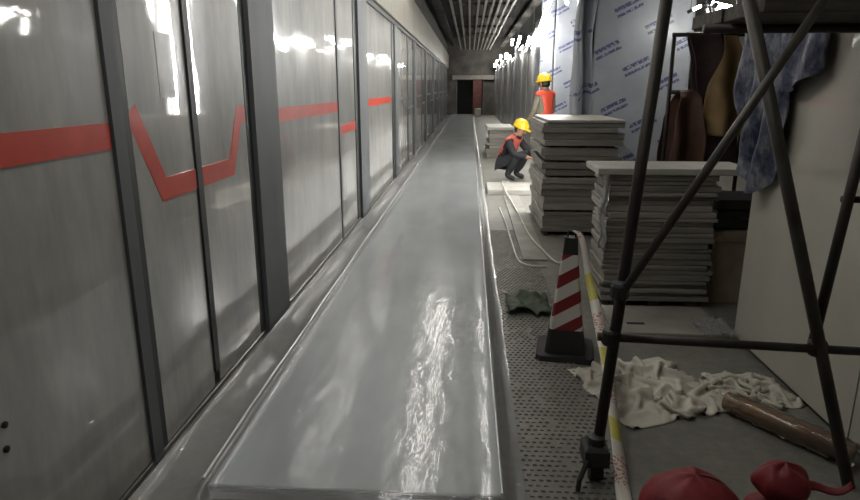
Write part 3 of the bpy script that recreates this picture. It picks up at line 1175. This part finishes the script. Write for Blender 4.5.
def local(b_, name, mat, parent, smooth=True, thick=0):
    me = bpy.data.meshes.new(name)
    me.from_pydata(b_.v, [], b_.f)
    o = bpy.data.objects.new(name, me)
    me.materials.append(mat)
    if smooth:
        me.polygons.foreach_set('use_smooth', [True] * len(me.polygons))
    col.objects.link(o)
    o.parent = parent
    if thick:
        o.modifiers.new('t', 'SOLIDIFY').thickness = thick
    return o


def worker(loc, rz, J, label, mats, vestmat, helm_dir, vest_low):
    e = empty('person', loc)
    e.rotation_euler.z = rz
    bones = [('pelvis', 'belly'), ('belly', 'chest'), ('chest', 'neck'), ('neck', 'head'), ('head', 'crown')]
    tags = {('neck', 'head'): 1, ('head', 'crown'): 1}
    V = {k: Vector(v[0]) for k, v in J.items()}
    for s in 'LR':
        bones += [('chest', 'shoulder' + s), ('shoulder' + s, 'elbow' + s), ('elbow' + s, 'wrist' + s), ('wrist' + s, 'palm' + s),
                  ('pelvis', 'hip' + s), ('hip' + s, 'knee' + s), ('knee' + s, 'ankle' + s), ('ankle' + s, 'toe' + s)]
        tags[('wrist' + s, 'palm' + s)] = 1
        tags[('ankle' + s, 'toe' + s)] = 2
        d = (V['palm' + s] - V['elbow' + s]).normalized()
        side = d.cross(Vector((0, 0, 1))).normalized()
        down = d.cross(side).normalized()
        pa = V['palm' + s]
        for k in range(4):
            b0 = pa + d * .035 + side * (.013 * (k - 1.5) * 1.7)
            ln = (.055, .065, .06, .048)[k]
            J['f%d%s' % (k, s)] = (tuple(b0), .009)
            J['g%d%s' % (k, s)] = (tuple(b0 + d * ln * .7 + down * .02), .008)
            bones += [('palm' + s, 'f%d%s' % (k, s)), ('f%d%s' % (k, s), 'g%d%s' % (k, s))]
            tags[('palm' + s, 'f%d%s' % (k, s))] = 1
            tags[('f%d%s' % (k, s), 'g%d%s' % (k, s))] = 1
        th = V['wrist' + s] + d * .03 + side * .04
        J['t0' + s] = (tuple(th), .010)
        J['t1' + s] = (tuple(th + d * .045 + side * .012), .009)
        bones += [('wrist' + s, 't0' + s), ('t0' + s, 't1' + s)]
        tags[('wrist' + s, 't0' + s)] = 1
        tags[('t0' + s, 't1' + s)] = 1
    body = skin_mesh('body', J, bones, mats, tags, e, 'pelvis')
    zmin = min(v_.co.z for v_ in body.data.vertices)
    e.location.z = loc[2] - zmin
    # vest: the torso's own surface lifted a little off the body
    lo_ = V['pelvis'].lerp(V['belly'], vest_low)
    ends = {'low': lo_, 'belly': V['belly'], 'chest': V['chest'], 'top': V['chest'].lerp(V['neck'], .75)}
    tors = [(ends['low'], ends['belly']), (ends['belly'], ends['chest']), (ends['chest'], ends['top'])]
    tors += [(V['chest'], V['chest'].lerp(V['shoulder' + s], .95)) for s in 'LR']
    other = [(V['hip' + s], V['knee' + s]) for s in 'LR'] + [(V['shoulder' + s].lerp(V['elbow' + s], .12), V['elbow' + s]) for s in 'LR']
    other += [(V['elbow' + s], V['wrist' + s]) for s in 'LR'] + [(V['knee' + s], V['ankle' + s]) for s in 'LR']
    other += [(V['pelvis'], V['pelvis'].lerp(V['belly'], vest_low - .1)), (V['chest'].lerp(V['neck'], .9), V['crown'])] + [(V['pelvis'], V['hip' + s]) for s in 'LR']

    def dist(p_, sg):
        d = sg[1] - sg[0]
        k = max(0, min(1, (p_ - sg[0]).dot(d) / max(1e-9, d.length_squared)))
        return (p_ - sg[0] - d * k).length
    bm_ = body.data
    keep = [pl for pl in bm_.polygons if min(dist(pl.center, g_) for g_ in tors) < min(dist(pl.center, g_) for g_ in other)]
    ids = sorted({i for pl in keep for i in pl.vertices})
    mp_ = {i: k for k, i in enumerate(ids)}
    vb = MB()
    vb.v = [tuple(bm_.vertices[i].co + bm_.vertices[i].normal * .014) for i in ids]
    vb.f = [tuple(mp_[i] for i in pl.vertices) for pl in keep]
    vest = local(vb, 'vest', vestmat, e, True, .006)
    # helmet, set along the head axis
    hd_ = V['crown'] - V['neck']
    ax = hd_.normalized()
    hb = MB()
    hb.lathe([(.128, -.012), (.132, 0), (.124, .012), (.118, .05), (.098, .095), (.06, .125), (.02, .135)], (0, 0, 0), 22, 1.12, .96)
    hb.add([(.10, -.085, -.004), (.185, -.05, -.018), (.195, 0, -.02), (.185, .05, -.018), (.10, .085, -.004),
            (.10, -.085, .006), (.185, -.05, -.008), (.195, 0, -.010), (.185, .05, -.008), (.10, .085, .006)],
           [(4, 3, 2, 1, 0), (5, 6, 7, 8, 9), (0, 1, 6, 5), (1, 2, 7, 6), (2, 3, 8, 7), (3, 4, 9, 8)])
    hb.tube([(-.13, 0, .05), (-.06, 0, .125), (.05, 0, .13), (.13, 0, .05)], .012, 8)
    q = Vector((0, 0, 1)).rotation_difference(ax)
    m = Matrix.Translation(V['head'].lerp(V['crown'], .55)) @ q.to_matrix().to_4x4() @ Matrix.Rotation(helm_dir, 4, 'Z')
    hb.v = [tuple(m @ Vector(p_)) for p_ in hb.v]
    local(hb, 'helmet', M['hat'], e)
    # face: nose, eyes, mouth, ears
    fm = Matrix.Translation(V['head']) @ q.to_matrix().to_4x4() @ Matrix.Rotation(helm_dir, 4, 'Z')
    def piece(pb, name, mat):
        pb.v = [tuple(fm @ Vector(p_)) for p_ in pb.v]
        local(pb, name, mat, e)
    piece(MB().lathe([(.004, .02), (.012, -.005), (.017, -.028), (.006, -.036)], (.098, 0, 0), 10), 'nose', M['skin'])
    piece(MB().tube([(.088, -.024, -.055), (.094, 0, -.056), (.088, .024, -.055)], .005, 6), 'mouth', M['hair'])
    for s in (-1, 1):
        piece(MB().lathe([(.006, -.03), (.016, -.015), (.018, .012), (.008, .03)], (-.005, s * .088, 0), 8, 1, .5), 'ear', M['skin'])
        piece(MB().lathe([(.003, -.008), (.011, 0), (.003, .008)], (.086, s * .034, .012), 8), 'eye', M['hair'])
    hbk = MB().lathe([(.07, -.055), (.092, -.03), (.098, .02), (.09, .05)], (-.016, 0, 0), 16, .95, .92)
    hbk.v = [tuple(fm @ Vector(p_)) for p_ in hbk.v if True]
    keep = []
    for f_ in hbk.f:
        c = sum((fm.inverted() @ Vector(hbk.v[i]) for i in f_), Vector()) / len(f_)
        if c.x < -.01 and len(f_) == 4:
            keep.append(f_)
    hbk.f = keep
    local(hbk, 'hair', M['hair'], e, True, .006)
    tag(e, label, 'person')
    return e, vest


# squatting: faces +x in its own frame
J = {'pelvis': ((-.14, 0, .27), (.155, .135)), 'belly': ((-.08, 0, .42), (.15, .125)), 'chest': ((.04, 0, .62), (.165, .12)),
     'neck': ((.13, 0, .755), .056), 'head': ((.175, 0, .845), (.088, .095)), 'crown': ((.185, 0, .925), (.084, .09))}
for s, k in (('L', 1), ('R', -1)):
    J.update({'shoulder' + s: ((.06, .19 * k, .675), .066), 'elbow' + s: ((.20, .26 * k, .46), .060), 'wrist' + s: ((.38, .13 * k, .42), .042),
              'palm' + s: ((.43, .11 * k, .40), (.036, .018)), 'hip' + s: ((-.12, .11 * k, .26), .115), 'knee' + s: ((.24, .18 * k, .46), .086),
              'ankle' + s: ((.02, .15 * k, .085), .060), 'toe' + s: ((.19, .17 * k, .04), .038)})
w1, v1 = worker((.70, 10.62, 0), -.55, J, 'squatting worker with yellow helmet, dark clothes and faded red vest',
                [M['cloth_dark'], M['skin'], M['boot']], M['vest2'], 0, .75)
# standing, back to the walkway, looking away to the left
J = {'pelvis': ((0, 0, .93), (.15, .12)), 'belly': ((.01, 0, 1.10), (.15, .11)), 'chest': ((.0, 0, 1.33), (.165, .115)),
     'neck': ((.02, 0, 1.48), .056), 'head': ((.045, 0, 1.58), (.085, .095)), 'crown': ((.05, 0, 1.665), (.082, .09))}
for s, k in (('L', 1), ('R', -1)):
    J.update({'shoulder' + s: ((0, .19 * k, 1.40), .066), 'elbow' + s: ((.03, .25 * k, 1.13), .048), 'wrist' + s: ((.20, .20 * k, .98), .034),
              'palm' + s: ((.26, .18 * k, .97), (.036, .018)), 'hip' + s: ((0, .095 * k, .90), .098), 'knee' + s: ((.02, .105 * k, .50), .066),
              'ankle' + s: ((-.01, .11 * k, .09), .047), 'toe' + s: ((.15, .125 * k, .04), .04)})
w2, v2 = worker((1.29, 11.0, 0), 2.35, J, 'standing worker in yellow helmet and bright orange vest behind the boards',
                [M['cloth_khaki'], M['skin'], M['boot']], M['vest'], 0, .2)
